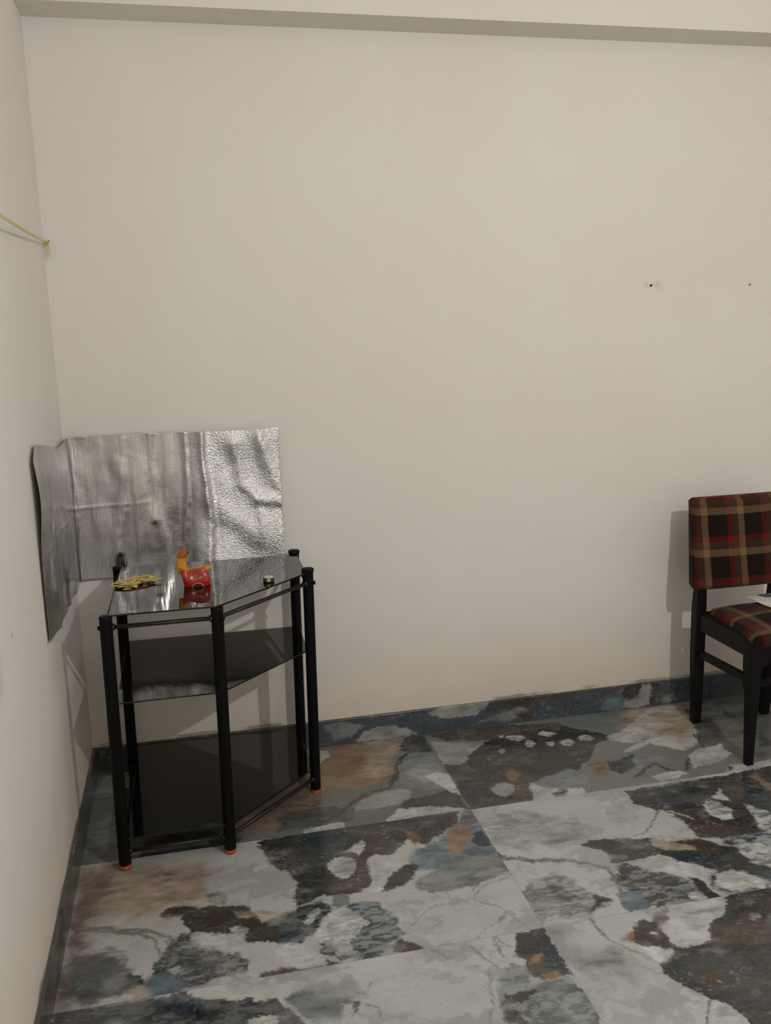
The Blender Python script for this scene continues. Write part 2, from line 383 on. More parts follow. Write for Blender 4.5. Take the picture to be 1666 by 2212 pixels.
PAINT = [
('P','G',40,30,0.3,0,[-31,109,42,234,222,283,330,209,242,101,59,21]),
('P','M',8,8,0,16,[-22,253,23,285,101,316,162,340,222,361,266,401,266,471,243,529]),
('P','T2',8,6,0,14,[-2,276,33,295,80,318]),
('P','D',8,8,0,0,[-60,200,-7,210,8,269,-38,261]),
('P','D',5,7,0,0,[512,23,511,103,535,139,556,157,594,188,598,253,593,308,597,341,654,356,774,358,828,347,1096,-8,870,17,666,19]),
('P','N',25,15,0,0,[605,68,742,60,722,147,624,149,576,121]),
('P','B',20,15,0,0,[595,199,669,234,737,322,698,358,608,333,600,270]),
('P','B',15,10,0,0,[827,84,898,104,854,169,808,165,802,124]),
('P','TE',12,14,0.55,0,[824,191,823,263,774,358,649,363,652,450,736,473,962,153,886,147]),
('P','Wr',4,6,0.5,0,[698,173,743,150,767,166,775,221,742,271,717,267,698,220]),
('P','Wr',4,6,0.2,0,[754,129,783,122,813,93,807,128,807,165,778,151]),
('P','Wr',6,10,0.6,0,[828,195,857,238,876,272,808,368,789,336,817,261]),
('P','BD',5,7,0,0,[248,278,284,259,318,264,462,301,444,342,487,361,505,331,575,337,596,343,634,386,753,444,665,569,612,509,550,474,484,416,437,384,358,394,289,389,298,353,292,317,251,296]),
('P','T3',4,6,0.3,0,[462,303,500,327,558,366,554,384,505,381,457,363,446,340]),
('P','N',12,12,0,0,[465,375,584,419,636,474,600,506,533,479,466,423]),
('P','TE',12,14,0.4,0,[615,416,753,444,609,649,545,611,504,558,516,506,577,477]),
('P','Wr',5,10,0.55,0,[684,398,749,398,765,432,705,516,661,490,654,446]),
('P','Wr',5,10,0.4,0,[534,508,597,505,626,547,654,572,626,591,568,590,521,564]),
('P','Ms',8,10,0.5,0,[1,447,50,397,108,388,157,435,172,487,188,514,217,543,190,570,135,585,105,591,47,575,4,591,5,546,0,501]),
('P','DS',12,10,0.4,0,[79,421,119,453,138,501,102,522,67,482]),
('P','T2',8,6,0,0,[6,472,38,474,33,508,3,520]),
('P','D',4,6,0,0,[166,500,196,519,217,545,176,558,144,566,172,541]),
('P','W',3,7,0.6,0,[12,568,48,558,69,583,109,594,92,602,7,595]),
('P','SL',5,8,0.3,0,[294,397,334,399,358,431,427,475,458,541,455,601,410,603,315,604,289,562,275,515,263,479]),
('P','Wr',4,8,0.6,0,[320,388,401,386,437,384,474,409,496,445,504,536,468,515,435,466,391,431,358,413]),
('P','D',4,7,0,0,[453,506,486,520,493,576,505,614,479,620,457,601,457,545]),
('P','Wr',3,6,0.5,0,[416,566,440,562,452,575,457,597,441,605,416,590]),
('P','U',4,5,0,0,[242,521,263,516,287,520,306,583,288,600,236,600,227,562]),
('P','D',2,3,0,5,[555,162,536,189,501,229,470,258]),
('P','M',3,4,0,6,[470,258,450,269,417,273]),
('P','G',2,3,0,8,[635,239,593,176,562,161]),
('Q','D',4,7,0,0,[514,10,718,-12,1153,-10,1116,68,1049,115,1002,159,977,145,957,113,926,151,886,178,843,166,812,184,807,263,792,315,766,334,733,342,667,326,620,343,588,355,596,294,603,242,596,206,586,184,571,176,554,159,533,93]),
('Q','N',20,14,0,0,[658,12,858,13,1127,3,1093,65,984,89,850,52,703,90,618,117]),
('Q','B',12,10,0,0,[773,159,818,172,804,274,767,330,668,318,726,275,775,254]),
('Q','B',14,12,0,0,[842,90,913,91,929,139,867,168,830,150]),
('Q','Wr',4,7,0.35,0,[697,182,720,157,760,156,781,176,774,226,743,264,725,264,702,223]),
('Q','Wr',4,6,0.2,0,[756,127,789,111,823,84,828,109,810,145,798,164,791,139]),
('Q','U',6,9,0.15,0,[919,238,963,174,1000,166,1031,141,1062,111,1096,79,1124,59,1160,-8,1191,0,1198,148,1196,275,1193,322,1137,325,1011,296,935,280]),
('Q','N',4,6,0,0,[1150,135,1176,129,1183,171,1175,215,1141,210,1134,178]),
('Q','T',8,7,0,0,[1066,117,1117,85,1148,80,1143,128,1108,181,1067,223,1048,197]),
('Q','T',8,6,0,0,[957,63,982,75,991,118,970,158,959,122]),
('Q','Ms',8,9,0.2,0,[1076,217,1190,273,1185,343,1092,381,1027,385,955,391,912,369,916,320,1008,290]),
('Q','W',4,6,0.1,0,[823,190,872,213,924,239,893,245,865,286,828,335,806,362,791,336,821,267,823,221]),
('Q','BD',4,6,0,0,[822,351,853,291,895,257,925,235,943,254,920,305,882,335,845,349]),
('Q','TE',8,12,0.4,0,[736,374,804,392,822,436,837,501,844,531,812,550,785,582,758,602,670,596,631,555,628,501,703,406]),
('Q','Wr',4,10,0.6,0,[657,420,688,392,718,390,744,417,755,467,733,495,706,522,704,574,672,583,653,529,620,491,619,473]),
('Q','Ug',4,6,0,0,[689,330,734,336,734,374,700,389,684,371]),
('Q','N',8,10,0.15,0,[588,359,664,344,686,377,652,422,616,472,582,498,525,491,482,462,500,391,538,372]),
('Q','Wr',3,7,0.6,0,[604,423,622,394,647,371,657,386,636,412,611,436]),
('Q','Wr',4,9,0.5,0,[518,515,553,501,599,529,635,560,626,591,570,595,533,563]),
('Q','B',6,6,0,0,[472,589,527,579,569,600,624,601,628,580,669,603,623,607,470,609]),
('Q','BD',3,5,0,0,[797,592,815,554,826,546,837,567,863,583,869,600,828,607]),
('Q','T2',4,5,0,0,[797,564,821,566,832,591,796,595]),
('Q','G2',3,4,0,5,[855,515,890,480,946,443,994,444,1046,445,1087,485]),
('Q','G2',3,4,0,5,[1010,595,1042,565,1083,547,1112,520]),
('Q','G2',3,4,0,5,[953,365,957,405,1003,434]),
('Q','G2',3,4,0,5,[988,375,988,413]),
('Q','G2',3,4,0,5,[1046,445,1085,401,1123,383,1171,367]),
('Q','G2',3,4,0,5,[1112,520,1131,560,1146,583]),
('Q','G2',3,4,0,5,[1076,466,1104,494,1129,530]),
('Q','G2',3,4,0,5,[1081,371,1054,418]),
('Q','G2',3,5,0.3,0,[985,437,1013,424,1027,440,1014,459,985,453]),
('Q','G2',3,4,0.3,0,[1083,537,1109,515,1113,526,1086,552]),
('Q','G2',3,4,0,0,[952,336,965,329,968,347,954,357]),
('Q','T3',60,30,0,0,[18,25,237,37,405,131,326,285,184,307,40,248]),
('Q','T2',40,20,0,0,[4,33,120,24,113,109,79,218,58,312,54,596,15,615,9,569]),
('T20','T2',30,14,0,0,[9,-31,53,-16,74,86,5,69]),
('Q','BD',4,7,0,0,[235,297,261,271,309,272,395,299,422,300,458,306,474,341,488,388,531,438,525,491,437,450,384,406,311,394,301,357,290,319]),
('Q','M',6,6,0,10,[17,297,58,316,117,335,186,361,227,394,240,451]),
('Q','DS',6,10,0.3,0,[284,391,310,394,323,438,371,474,434,506,455,543,451,572,407,580,332,584,258,581,226,548,224,490,247,453]),
('Q','U',10,8,0,0,[215,529,268,527,321,589,279,610,228,611,211,576]),
('Q','T3',10,8,0,0,[173,534,215,554,227,604,186,601,169,565]),
('Q','DS',20,14,0.1,0,[26,429,78,408,146,444,194,540,165,580,73,586,28,544]),
('Q','Wr',4,8,0.5,0,[311,398,347,404,415,426,453,463,456,500,412,479,372,460,346,440,315,428]),
('Q','Wr',4,8,0.5,0,[408,405,429,395,457,409,449,471,414,444]),
('Q','T3',5,7,0.5,0,[420,330,492,339,562,372,547,394,489,380,442,366]),
('Q','Wr',3,5,0.4,0,[257,516,279,513,295,531,274,538]),
('Q','T3',4,7,0.5,0,[402,579,430,561,445,587,438,607,406,605]),
('Q','Ms',4,8,0.6,0,[351,239,388,228,419,247,410,297,362,284]),
('T00','T',8,9,0,0,[629,59,798,0,948,-5,1116,3,1055,113,999,238,967,315,885,351,802,341,693,326,602,326]),
('T00','T3',40,15,0,0,[978,4,1116,3,1060,107,999,238,951,293,896,244]),
('T00','Wr',4,5,0.3,0,[783,35,807,42,813,81,779,139,768,136]),
('T00','DS',10,12,0.4,0,[590,444,740,427,837,469,808,548,707,548,578,553]),
('T00','G',6,9,0.2,0,[954,393,1008,393,1039,424,986,481,894,494,833,477,861,415]),
('T00','Ug',12,12,0.3,0,[1043,178,1119,143,1178,179,1181,425,1110,422,1026,382,989,338]),
('T00','G',10,10,0.3,0,[1097,230,1161,241,1171,322,1093,368,1048,294]),
('T00','D',5,6,0,0,[1113,2,1175,11,1179,157,1103,139,1061,115]),
('T00','BD',4,8,0,14,[1095,136,1060,175,1014,242,1014,298,973,373,900,385,830,428,779,503,709,534]),
('T00','BD',3,5,0,0,[1023,273,999,280,970,366,1011,327]),
('T00','BD',8,9,0,0,[966,514,1000,460,1103,454,1151,417,1181,492,1177,573,1111,560]),
('T00','Wr',4,7,0.2,0,[1098,322,1143,307,1187,333,1178,476,1146,435,1123,376]),
('T00','Wr',3,5,0.2,0,[920,559,966,514,1067,521,1166,564,1173,575,1036,574,912,580]),
('T00','Wr',4,7,0.3,0,[656,553,780,543,781,577,645,580]),
('T01','M',60,30,0.2,0,[1083,-70,1043,200,947,416,998,505,1139,509,1565,-28]),
('T01','DS',30,30,0.2,0,[1156,145,1174,239,1138,433,1238,423,1469,46,1294,-6]),
('T01','T3',60,20,0,0,[822,-1,1093,-17,983,268,807,345,767,286,707,187]),
('T01','B',6,8,0,0,[-4,13,171,5,316,13,510,44,575,161,430,148,204,123,74,85]),
('T01','G',4,7,0.1,0,[3,52,74,101,189,142,145,200,98,228,51,280,2,266,0,184]),
('T01','D',4,7,0,0,[195,136,289,98,426,84,511,130,572,238,581,256,507,357,435,422,378,450,326,439,248,470,211,530,174,569,86,581,-6,579,3,472,2,266,57,282,104,230]),
('T01','D',4,6,0,0,[511,66,555,113,601,156,651,196,638,237,557,273,495,207,494,125]),
('T01','Wr',2,6,0.5,0,[279,120,305,107,345,119,357,143,331,155,292,144]),
('T01','Wr',2,6,0.5,0,[405,120,429,106,462,115,470,139,446,152,413,143]),
('T01','Wr',2,6,0.5,0,[332,184,352,161,371,167,371,195,351,217,332,211]),
('T01','Wr',2,6,0.5,0,[403,204,418,193,438,198,441,215,426,227,407,221]),
('T01','Wr',2,6,0.5,0,[457,212,478,194,502,201,505,226,484,243,460,237]),
('T01','Wr',2,6,0.5,0,[259,106,268,96,277,99,278,112,269,121,260,119]),
('T01','Wr',2,6,0.5,0,[532,194,557,176,586,185,590,211,566,228,537,219]),
('T01','G2',3,3,0,0,[214,212,236,195,244,221,222,245]),
('T01','B',12,10,0,0,[195,346,248,361,256,449,216,575,162,566,166,473]),
('T01','T',6,6,0,0,[187,379,221,368,233,399,199,436,180,424]),
('T01','Ug',8,8,0,0,[326,439,398,404,441,451,420,545,371,563,282,544,253,498]),
('T01','G',4,6,0.2,0,[101,464,154,437,187,459,180,503,132,530,101,506]),
('T01','W',4,6,0.1,0,[240,468,280,512,351,532,396,551,383,579,284,579,203,584,223,534]),
('T01','BD',4,6,0.4,0,[280,550,330,526,347,537,329,576,285,576]),
('T01','T',8,8,0,0,[476,398,521,382,561,394,545,446,491,499,465,465]),
('T01','N',4,7,0,0,[556,396,604,392,660,371,631,453,562,492,533,457]),
('T01','Ug',10,10,0.3,0,[641,402,713,386,756,435,692,488,624,486]),
('T01','W',5,7,0.1,0,[645,210,709,192,913,26,1021,30,1002,144,972,281,922,355,853,389,796,342,760,308,651,357,657,329,721,293,633,255]),
('T01','T3',40,15,0,0,[886,65,1028,60,988,227,893,323,818,261]),
('T01','G2',3,5,0.3,0,[744,267,786,251,782,275,743,295]),
('T01','BD',4,8,0,16,[956,280,944,338,924,409,855,449,820,454,793,517,756,527,721,503,709,451,655,477,594,522]),
('T01','DS',8,9,0.2,0,[1045,65,1099,173,1035,364,979,379,932,358,975,265]),
('T01','W',4,7,0.15,0,[841,430,904,396,947,386,997,380,986,468,938,498,875,505,811,522]),
('T01','W',4,7,0.3,0,[651,531,754,513,775,553,661,574]),
('T01','W',3,6,0.3,0,[901,575,947,533,982,529,1004,549,1100,534,1058,593,978,587]),
('T01','D',2,3,0,0,[932,543,942,549,927,569,918,567]),
('T20','SL',5,8,0.15,0,[6,5,105,-10,172,1,239,8,298,2,343,36,395,57,443,62,498,86,521,115,548,161,552,210,-5,66]),
('T20','N',14,12,0,0,[279,10,341,49,340,92,280,84,249,39]),
('T20','T3',8,8,0,0,[16,-32,104,-21,171,-25,227,-4,166,7,75,1,23,0]),
('T20','Wr',4,8,0.4,0,[429,130,461,120,500,141,486,179,437,167]),
('T20','Ug',10,10,0,0,[518,84,582,53,639,63,672,121,642,140,645,179,629,192,558,165,533,121]),
('T20','G',30,16,0.2,0,[564,37,681,60,715,108,646,136,608,111]),
('T20','N',4,6,0,0,[1113,0,1189,-5,1184,86,1181,174,1124,159,1088,146,1107,84,1096,78,1081,74]),
('T20','TG',6,8,0.3,0,[1001,168,1034,120,1059,99,1099,121,1080,184,1113,175,1186,175,1184,347,1172,371,974,319,982,252]),
('T20','B',5,6,0,0,[1075,76,1116,76,1150,96,1130,138,1156,151,1167,170,1140,176,1098,165,1091,140,1102,97]),
('T20','T',5,5,0,0,[1118,87,1146,81,1126,120,1106,121]),
('T20','T',4,4,0,0,[1113,156,1148,155,1164,173,1127,179]),
('T20','BD',4,6,0,0,[1007,197,1027,205,1057,198,1072,202,1085,211,1064,223,1035,234,1009,223]),
('T20','D',4,6,0.2,0,[981,252,1011,246,1016,268,1027,285,1024,298,986,285]),
('T20','G2',3,5,0,7,[1047,-1,1047,39,1054,77]),
('T20','G2',3,5,0,7,[1052,1,1067,32,1077,45]),
('T20','G2',3,5,0,7,[986,16,994,55,1009,81,1024,113]),
('T20','G2',3,5,0,7,[1001,120,981,162,974,207,949,272]),
('T20','G2',3,5,0,7,[887,2,910,25,915,47,937,50]),
('T20','G2',3,5,0,7,[647,128,676,143,676,173]),
('T20','G2',3,5,0,7,[701,150,719,166,721,192]),
('T20','M',3,6,0,0,[672,135,690,135,677,166,658,182,673,157]),
('T20','G2',2,3,0,0,[718,86,727,80,727,93,717,99]),
('T21','G',8,6,0,0,[1,12,43,16,11,130,-5,83]),
('T21','Ug',50,20,0.2,0,[21,107,135,120,165,179,111,213,25,175]),
('T21','D',4,7,0,0,[206,199,258,170,276,131,285,152,335,159,375,143,412,84,454,69,480,44,496,8,514,-4,666,-5,334,460,297,451,304,383,287,347,257,329,243,304,216,257,201,231]),
('T21','SL',40,20,0.15,0,[257,186,350,194,435,250,415,324,332,333,279,289,242,232]),
('T21','B',16,14,0.2,0,[399,92,507,81,550,132,507,194,399,172,378,140]),
('T21','B',16,14,0.2,0,[283,243,339,249,337,289,279,289]),
('T21','W',4,6,0.08,0,[334,11,375,4,412,0,443,2,473,8,481,38,457,64,411,82,377,140,337,156,299,156,273,128,276,95,307,68]),
('T21','G2',4,4,0.2,0,[520,84,539,80,541,100,519,117,512,104]),
('T21','BD',4,6,0,0,[222,49,250,29,262,44,283,46,279,86,281,114,266,155,235,138,202,124,190,106]),
('T21','B',5,7,0.3,0,[269,42,322,5,335,5,318,49,286,69]),
('T21','T',4,5,0,0,[166,100,198,74,212,68,194,107]),
('T21','Wr',2,4,0,0,[246,85,262,89,255,98,244,95]),
('T21','Wr',3,6,0.2,0,[192,128,235,139,261,162,221,185,196,187,202,155]),
('T21','G2',3,5,0,9,[125,-2,130,43,135,83,149,106,186,154,201,185]),
('T21','M',3,4,0,6,[125,-2,130,28,133,80]),
('T21','D',2,3,0,5,[258,329,245,347,224,370,203,406]),
('T21','W',6,5,0,0,[256,336,284,353,297,385,287,442,207,421]),
('SK','Ug',8,8,0.2,0,[807,80,876,89,962,69,908,30,839,21]),
('SK','G',3,5,0,0,[918,5,939,26,954,46,996,52,1049,51,1112,35,1159,5,1047,1]),
('SK','G',3,6,0,0,[1192,90,1246,98,1307,105,1442,103,1405,58,1354,51,1293,51,1241,65]),
('SK','BD',5,7,0,0,[1418,49,1457,102,1823,103,1813,89,1632,88,1595,46,1483,69]),
('SK','Ug',4,7,0.3,0,[1492,49,1557,63,1613,43,1576,16,1408,18,1390,24]),
('SK','BD',4,6,0,0,[1542,33,1613,53,1651,67,1613,15,1557,7]),
('SK','NB',6,6,0.1,0,[1746,74,1823,84,1920,82,1882,20,1785,12,1737,18]),
('SK','U',4,6,0,0,[1884,10,1913,58,1959,83,2002,94,2019,51,1996,25,1984,3]),
('SK','D',3,4,0,0,[2006,97,2073,97,2051,53,2019,46,1995,52,1985,73]),
('SK','G',3,5,0.1,0,[2055,47,2071,89,2119,96,2108,8,2058,4,1990,10,1999,36]),
('SK','D',3,4,0,0,[2115,96,2145,96,2131,38,2124,6,2108,8,2107,41]),
('SK','NB',6,5,0,0,[2177,89,2248,92,2279,69,2240,35,2179,32]),
('SK','Ug',3,5,0.4,0,[2159,35,2209,48,2225,7,2164,5])]

TW, TH = 1183.8, 600.0
ROW0 = 576.3
def layers_for(key):
    L = [p for p in PAINT if p[0] == key]
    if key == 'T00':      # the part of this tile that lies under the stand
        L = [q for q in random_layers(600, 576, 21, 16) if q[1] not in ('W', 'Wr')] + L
    if key == 'T10':
        L = [p for p in PAINT if p[0] == 'P' and max(p[6][::2]) < 330] + [p for p in PAINT if p[0] == 'Q']
    if key == 'T11':
        L = [p for p in PAINT if p[0] == 'P'] + [p for p in PAINT if p[0] == 'Q' and min(p[6][::2]) > 930]
    return L

def build_floor():
    V = []; F = []; C = []; nv = 0
    xs = [(0, TW), (TW, 2*TW), (2*TW, 3*TW), (3*TW, 3700)]
    ys = [(0, ROW0)] + [(ROW0+TH*i, min(ROW0+TH*(i+1), 4300)) for i in range(7)]
    known = {(0,0):('T00',(.16,.17,.16)), (1,0):('T01',(.17,.185,.175)), (0,1):('T10',PAL['W']), (1,1):('T11',PAL['W']), (0,2):('T20',PAL['W']), (1,2):('T21',(.43,.435,.425))}
    for i, (x0, x1) in enumerate(xs):
        for j, (y0, y1) in enumerate(ys):
            if y1 <= y0: continue
            k = known.get((i, j))
            step = 2.8 if k else (8 if (i == 2 and j < 3) else 20)
            nx = max(2, int((x1-x0)/step)); ny = max(2, int((y1-y0)/step))
            gx = np.linspace(x0, x1, nx+1); gy = np.linspace(y0, y1, ny+1)
            X, Y = np.meshgrid(gx, gy); X = X.ravel(); Y = Y.ravel()
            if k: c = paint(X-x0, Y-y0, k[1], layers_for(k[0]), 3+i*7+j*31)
            else:
                base = (.13, .135, .13) if j == 0 else PAL['W']
                c = paint(X-x0, Y-y0, base, random_layers(x1-x0, y1-y0, 11+i*5+j), 3+i*7+j*31)
            # hairline grout along the tile edge
            ed = np.minimum(np.minimum(X-x0, x1-X), np.minimum(Y-y0, y1-Y))
            g = (ed < .01)[:, None]
            c = np.where(g, c*.75, c)
            idx = np.arange((nx+1)*(ny+1)).reshape(ny+1, nx+1)
            f = np.stack([idx[:-1, :-1], idx[1:, :-1], idx[1:, 1:], idx[:-1, 1:]], -1).reshape(-1, 4) + nv
            V.append(np.stack([X/1000, -Y/1000, np.zeros_like(X)], -1)); F.append(f); C.append(c); nv += len(X)
    return painted_mesh('floor', np.concatenate(V), np.concatenate(F), np.concatenate(C))

def painted_mesh(name, V, F, C):
    me = bpy.data.meshes.new(name)
    me.vertices.add(len(V)); me.vertices.foreach_set('co', V.astype(np.float32).ravel())
    me.loops.add(F.size); me.loops.foreach_set('vertex_index', F.astype(np.int32).ravel())
    me.polygons.add(len(F)); me.polygons.foreach_set('loop_start', np.arange(0, F.size, 4, dtype=np.int32))
    me.polygons.foreach_set('loop_total', np.full(len(F), 4, dtype=np.int32))
    me.update(calc_edges=True); me.validate()
    a = me.color_attributes.new('tone', 'FLOAT_COLOR', 'POINT')
    a.data.foreach_set('color', np.concatenate([C, np.ones((len(C), 1))], 1).astype(np.float32).ravel())
    return me

def struct(name, me, mat, smooth=False):
    o = link(name, me, mat, None, smooth)
    return tag(o, kind='structure')

struct('floor', build_floor(), M_marble)

# ------------------------------------------------------------------ skirting (10 cm of the same stone, 1 cm proud of the wall)
def skirting(name, side):
    L = 3700.0 if side == 'back' else 4300.0
    vis = 2700.0 if side == 'back' else 1700.0
    H = 99.6
    u = np.concatenate([np.arange(0, vis, 4.0), np.linspace(vis, L, 40)]); w = np.linspace(0, H, 26)
    U, Wz = np.meshgrid(u, w); U = U.ravel(); Wz = Wz.ravel()
    if side == 'back':
        c = paint(U, Wz, (.046, .062, .074), [('SK', 'BD', 30, 10, 0, 0, [-50, -20, 640, -20, 700, 60, 690, 130, -50, 130]), ('SK', 'D', 30, 10, 0, 0, [-50, -20, 400, -20, 420, 130, -50, 130])] + [p for p in PAINT if p[0] == 'SK'], 90)  # stretch behind the stand darkened: dark print plus painted-in shadow
    else:
        r = random_layers(L, 100, 5, 40)
        c = paint(U, Wz, (.085, .088, .09), [(a, b if b in ('D','N','SL','BD','DS') else 'DS', s, wa, sp, 0, pts) for a, b, s, wa, sp, _, pts in r], 95)
    # darker joints between the skirting pieces
    for jx in (1183.8, 600, 1780, 2370): c = np.where((np.abs(U-jx) < 2.1)[:, None], c*.6, c)
    n = len(u); idx = np.arange(len(U)).reshape(len(w), n)
    f = np.stack([idx[:-1, :-1], idx[:-1, 1:], idx[1:, 1:], idx[1:, :-1]], -1).reshape(-1, 4)
    # top ledge
    top = np.arange(n)+len(U)
    t = np.stack([idx[-1, :-1], idx[-1, 1:], top[1:], top[:-1]], -1)
    Ua = np.concatenate([U, u]); Za = np.concatenate([Wz, np.full(n, H)]); Ya = np.concatenate([np.full(len(U), 10.0), np.zeros(n)])
    Ca = np.concatenate([c, np.tile(np.array([[.10, .09, .075]]), (n, 1))])
    if side == 'back': V = np.stack([Ua/1000, -Ya/1000, Za/1000], -1)
    else: V = np.stack([Ya/1000, -Ua/1000, Za/1000], -1); f = f[:, ::-1]; t = t[:, ::-1]
    return struct(name, painted_mesh(name, V, np.concatenate([f, t]), Ca), M_marble)
skirting('baseboard_back', 'back')
skirting('baseboard_left', 'left')

# ------------------------------------------------------------------ room shell
RX, RY, RZ = 3.70, 4.30, 2.95
def slab(name, a, b, mat=M_wall):
    bm = bmesh.new(); box(bm, a, b)
    return tag(bm_obj(name, bm, mat), kind='structure')
slab('wall_back', (-.12, 0, 0), (RX+.12, .12, RZ))
slab('wall_left', (-.12, -RY, 0), (0, 0, RZ))
slab('wall_right', (RX, -RY, 0), (RX+.12, 0, RZ))
slab('wall_front', (-.12, -RY-.12, 0), (RX+.12, -RY, RZ))
slab('ceiling', (-.12, -RY-.12, RZ), (RX+.12, .12, RZ+.1))
slab('trim_1', (0, -.1426, 2.4368), (RX, 0, RZ))          # the beam that runs along the head of the back wall

# ------------------------------------------------------------------ lamp that lights the room (hangs behind and to the right of the viewer)
LP = Vector((1.80, -2.90, 2.27))
lamp = thing('pendant_bulb', 'bare round white bulb hanging on a flex behind the viewer', 'lamp', (LP.x, LP.y, RZ))
bm = bmesh.new(); tube(bm, [(LP.x, LP.y, RZ), (LP.x, LP.y, LP.z+.085)], .003, 8); bm_obj('flex', bm, M_cord, lamp)
bm = bmesh.new(); lathe(bm, [(.010, .017), (.017, .022), (.017, .065), (.008, .090)], LP); bm_obj('bulb_holder', bm, M_hole, lamp, True)
bm = bmesh.new(); bmesh.ops.create_uvsphere(bm, u_segments=24, v_segments=16, radius=.020)
bmesh.ops.translate(bm, verts=bm.verts, vec=LP)
te = NT('bulb_glow'); te.set(Base_Color=(.9, .9, .9))
te.b.inputs['Emission Color'].default_value = (1.0, .985, .955, 1); te.b.inputs['Emission Strength'].default_value = 2600
bm_obj('bulb_globe', bm, te.m, lamp, True)

# ------------------------------------------------------------------ five-post corner stand with three black glass shelves
ST = (.43, -.36, 0)
stand = thing('corner_stand', 'black five-post corner stand with three dark glass shelves and orange rubber feet', 'shelf stand', ST)
LEAN = .0105
POSTS = {'fl': (.137, -.627), 'fm': (.434, -.620), 'fr': (.728, -.327), 'br': (.716, -.064), 'bl': (.135, -.073)}
TOPZ = {'fl': .749, 'fm': .749, 'fr': .764, 'br': .764, 'bl': .7525}
RP = .0172
for k, (x, y) in POSTS.items():
    bm = bmesh.new()
    tube(bm, [(x, y, .014), (x, y, TOPZ[k]-.004)], RP, 24)
    post = bm_obj('post', bm, M_post, stand, True)
    md = post.modifiers.new('edge', 'EDGE_SPLIT'); md.split_angle = .7
    bm = bmesh.new()
    lathe(bm, [(.0135, 0), (.0165, .003), (.0172, .016), (.012, .020)], (x, y, 0), 20)
    tag(bm_obj('foot', bm, M_foot, post, True), 'orange rubber foot')
    bm = bmesh.new()
    rr = .0195 if k in ('fr', 'br') else .0178
    lathe(bm, [(rr-.001, -.012), (rr, -.009), (rr, -.002), (rr-.003, 0)], (x, y, TOPZ[k]), 24)
    bm_obj('cap', bm, M_post, post, True)
SHELF = [(.146, -.640), (.434, -.634), (.718, -.352), (.722, -.345), (.722, -.092), (.146, -.096)]
def shelf(name, z, th, mat, inset=0, label=None):
    c = Vector((.43, -.34))
    pts = [tuple(Vector(p)+(c-Vector(p)).normalized()*inset) for p in SHELF]
    bm = bmesh.new(); prism(bm, pts, z-th, z, .0008)
    o = bm_obj(name, bm, mat, stand)
    if label: tag(o, label)
    return o
shelf('top_shelf', .7545, .005, M_glass)
shelf('middle_shelf', .502, .005, M_glass2, .004, 'middle black glass shelf with a pale scuff near its front edge')
SHELF_B = [(.150, -.640), (.434, -.634), (.712, -.356), (.720, -.345), (.704, -.026), (.152, -.026)]
bm = bmesh.new(); prism(bm, SHELF_B, .092, .097, .0008); bm_obj('bottom_shelf', bm, M_glass2, stand)
# notched back corners: small steel clips holding the glass
def rod(name, a, b, z, r=.0062, mat=M_rod):
    bm = bmesh.new(); pa, pb = Vector((*POSTS[a], z)), Vector((*POSTS[b], z))
    d = (pb-pa).normalized(); tube(bm, [pa+d*.012, pb-d*.012], r, 12)
    for p, q in ((pa, 1), (pb, -1)):
        tube(bm, [p+d*q*.014, p+d*q*.022], r*1.6, 12)
    return bm_obj(name, bm, mat, stand, True)
for z in (.716, .052):
    rod('rail', 'fl', 'fm', z); rod('rail', 'fm', 'fr', z); rod('rail', 'fr', 'br', z); rod('rail', 'bl', 'fl', z)
rod('rail', 'bl', 'br', .052)
# stub bolts that stick out of the posts where the rails are fastened
for k, d in (('fl', (-1, 0)), ('fm', (.7, -.7)), ('fr', (1, -.2))):
    x, y = POSTS[k]; bm = bmesh.new()
    tube(bm, [(x+d[0]*.015, y+d[1]*.015, .716), (x+d[0]*.0225, y+d[1]*.0225, .716)], .0065, 10)
    bm_obj('bolt', bm, M_post, stand, True)
# shelf brackets on the posts
for z in (.4955, .0905):
    for k, (x, y) in POSTS.items():
        c = (Vector((.43, -.34))-Vector((x, y))).normalized()
        bm = bmesh.new(); tube(bm, [(x+c.x*.012, y+c.y*.012, z-.004), (x+c.x*.034, y+c.y*.034, z-.004)], .004, 8)
        bm_obj('bracket', bm, M_post, stand, True)
stand.rotation_euler = (0, LEAN, 0)
def on_top(x, y, z=0):      # a point on the leaning top shelf
    v = Vector((x, y, .7547+z)); q = Matrix.Rotation(LEAN, 3, 'Y') @ (v-Vector(ST))
    return q+Vector(ST)

# ------------------------------------------------------------------ foil sheet taped round the corner of the walls
S0, S1, Z0, Z1 = -.676, .690, .700, 1.185
RC = .028
def seg_d(s, z, a, b):
    a = np.array(a); b = np.array(b); e = b-a
    t = np.clip(((s-a[0])*e[0]+(z-a[1])*e[1])/(e@e), 0, 1)
    return np.hypot(s-a[0]-t*e[0], z-a[1]-t*e[1]), t
RIDGES = [([(0.385, 1.29), (0.375, 1.06), (0.374, 0.966), (0.365, 0.856), (0.356, 0.776)], 0.01, 0.005),
([(0.442, 1.288), (0.434, 1.088), (0.438, 0.978), (0.445, 0.882), (0.436, 0.704)], 0.013, 0.012),
([(0.264, 1.296), (0.273, 1.02), (0.263, 0.895)], 0.014, 0.004),
([(0.593, 1.281), (0.65, 1.059), (0.701, 0.976)], 0.028, 0.016),
([(0.538, 1.129), (0.561, 1.001), (0.605, 0.947), (0.699, 0.925)], 0.022, 0.014),
([(0.617, 0.885), (0.627, 0.77), (0.605, 0.673)], 0.02, 0.006),
([(0.16, 1.089), (0.164, 0.934), (0.147, 0.793)], 0.02, 0.004),
([(0.488, 1.069), (0.493, 0.91), (0.499, 0.748)], 0.016, 0.004)]
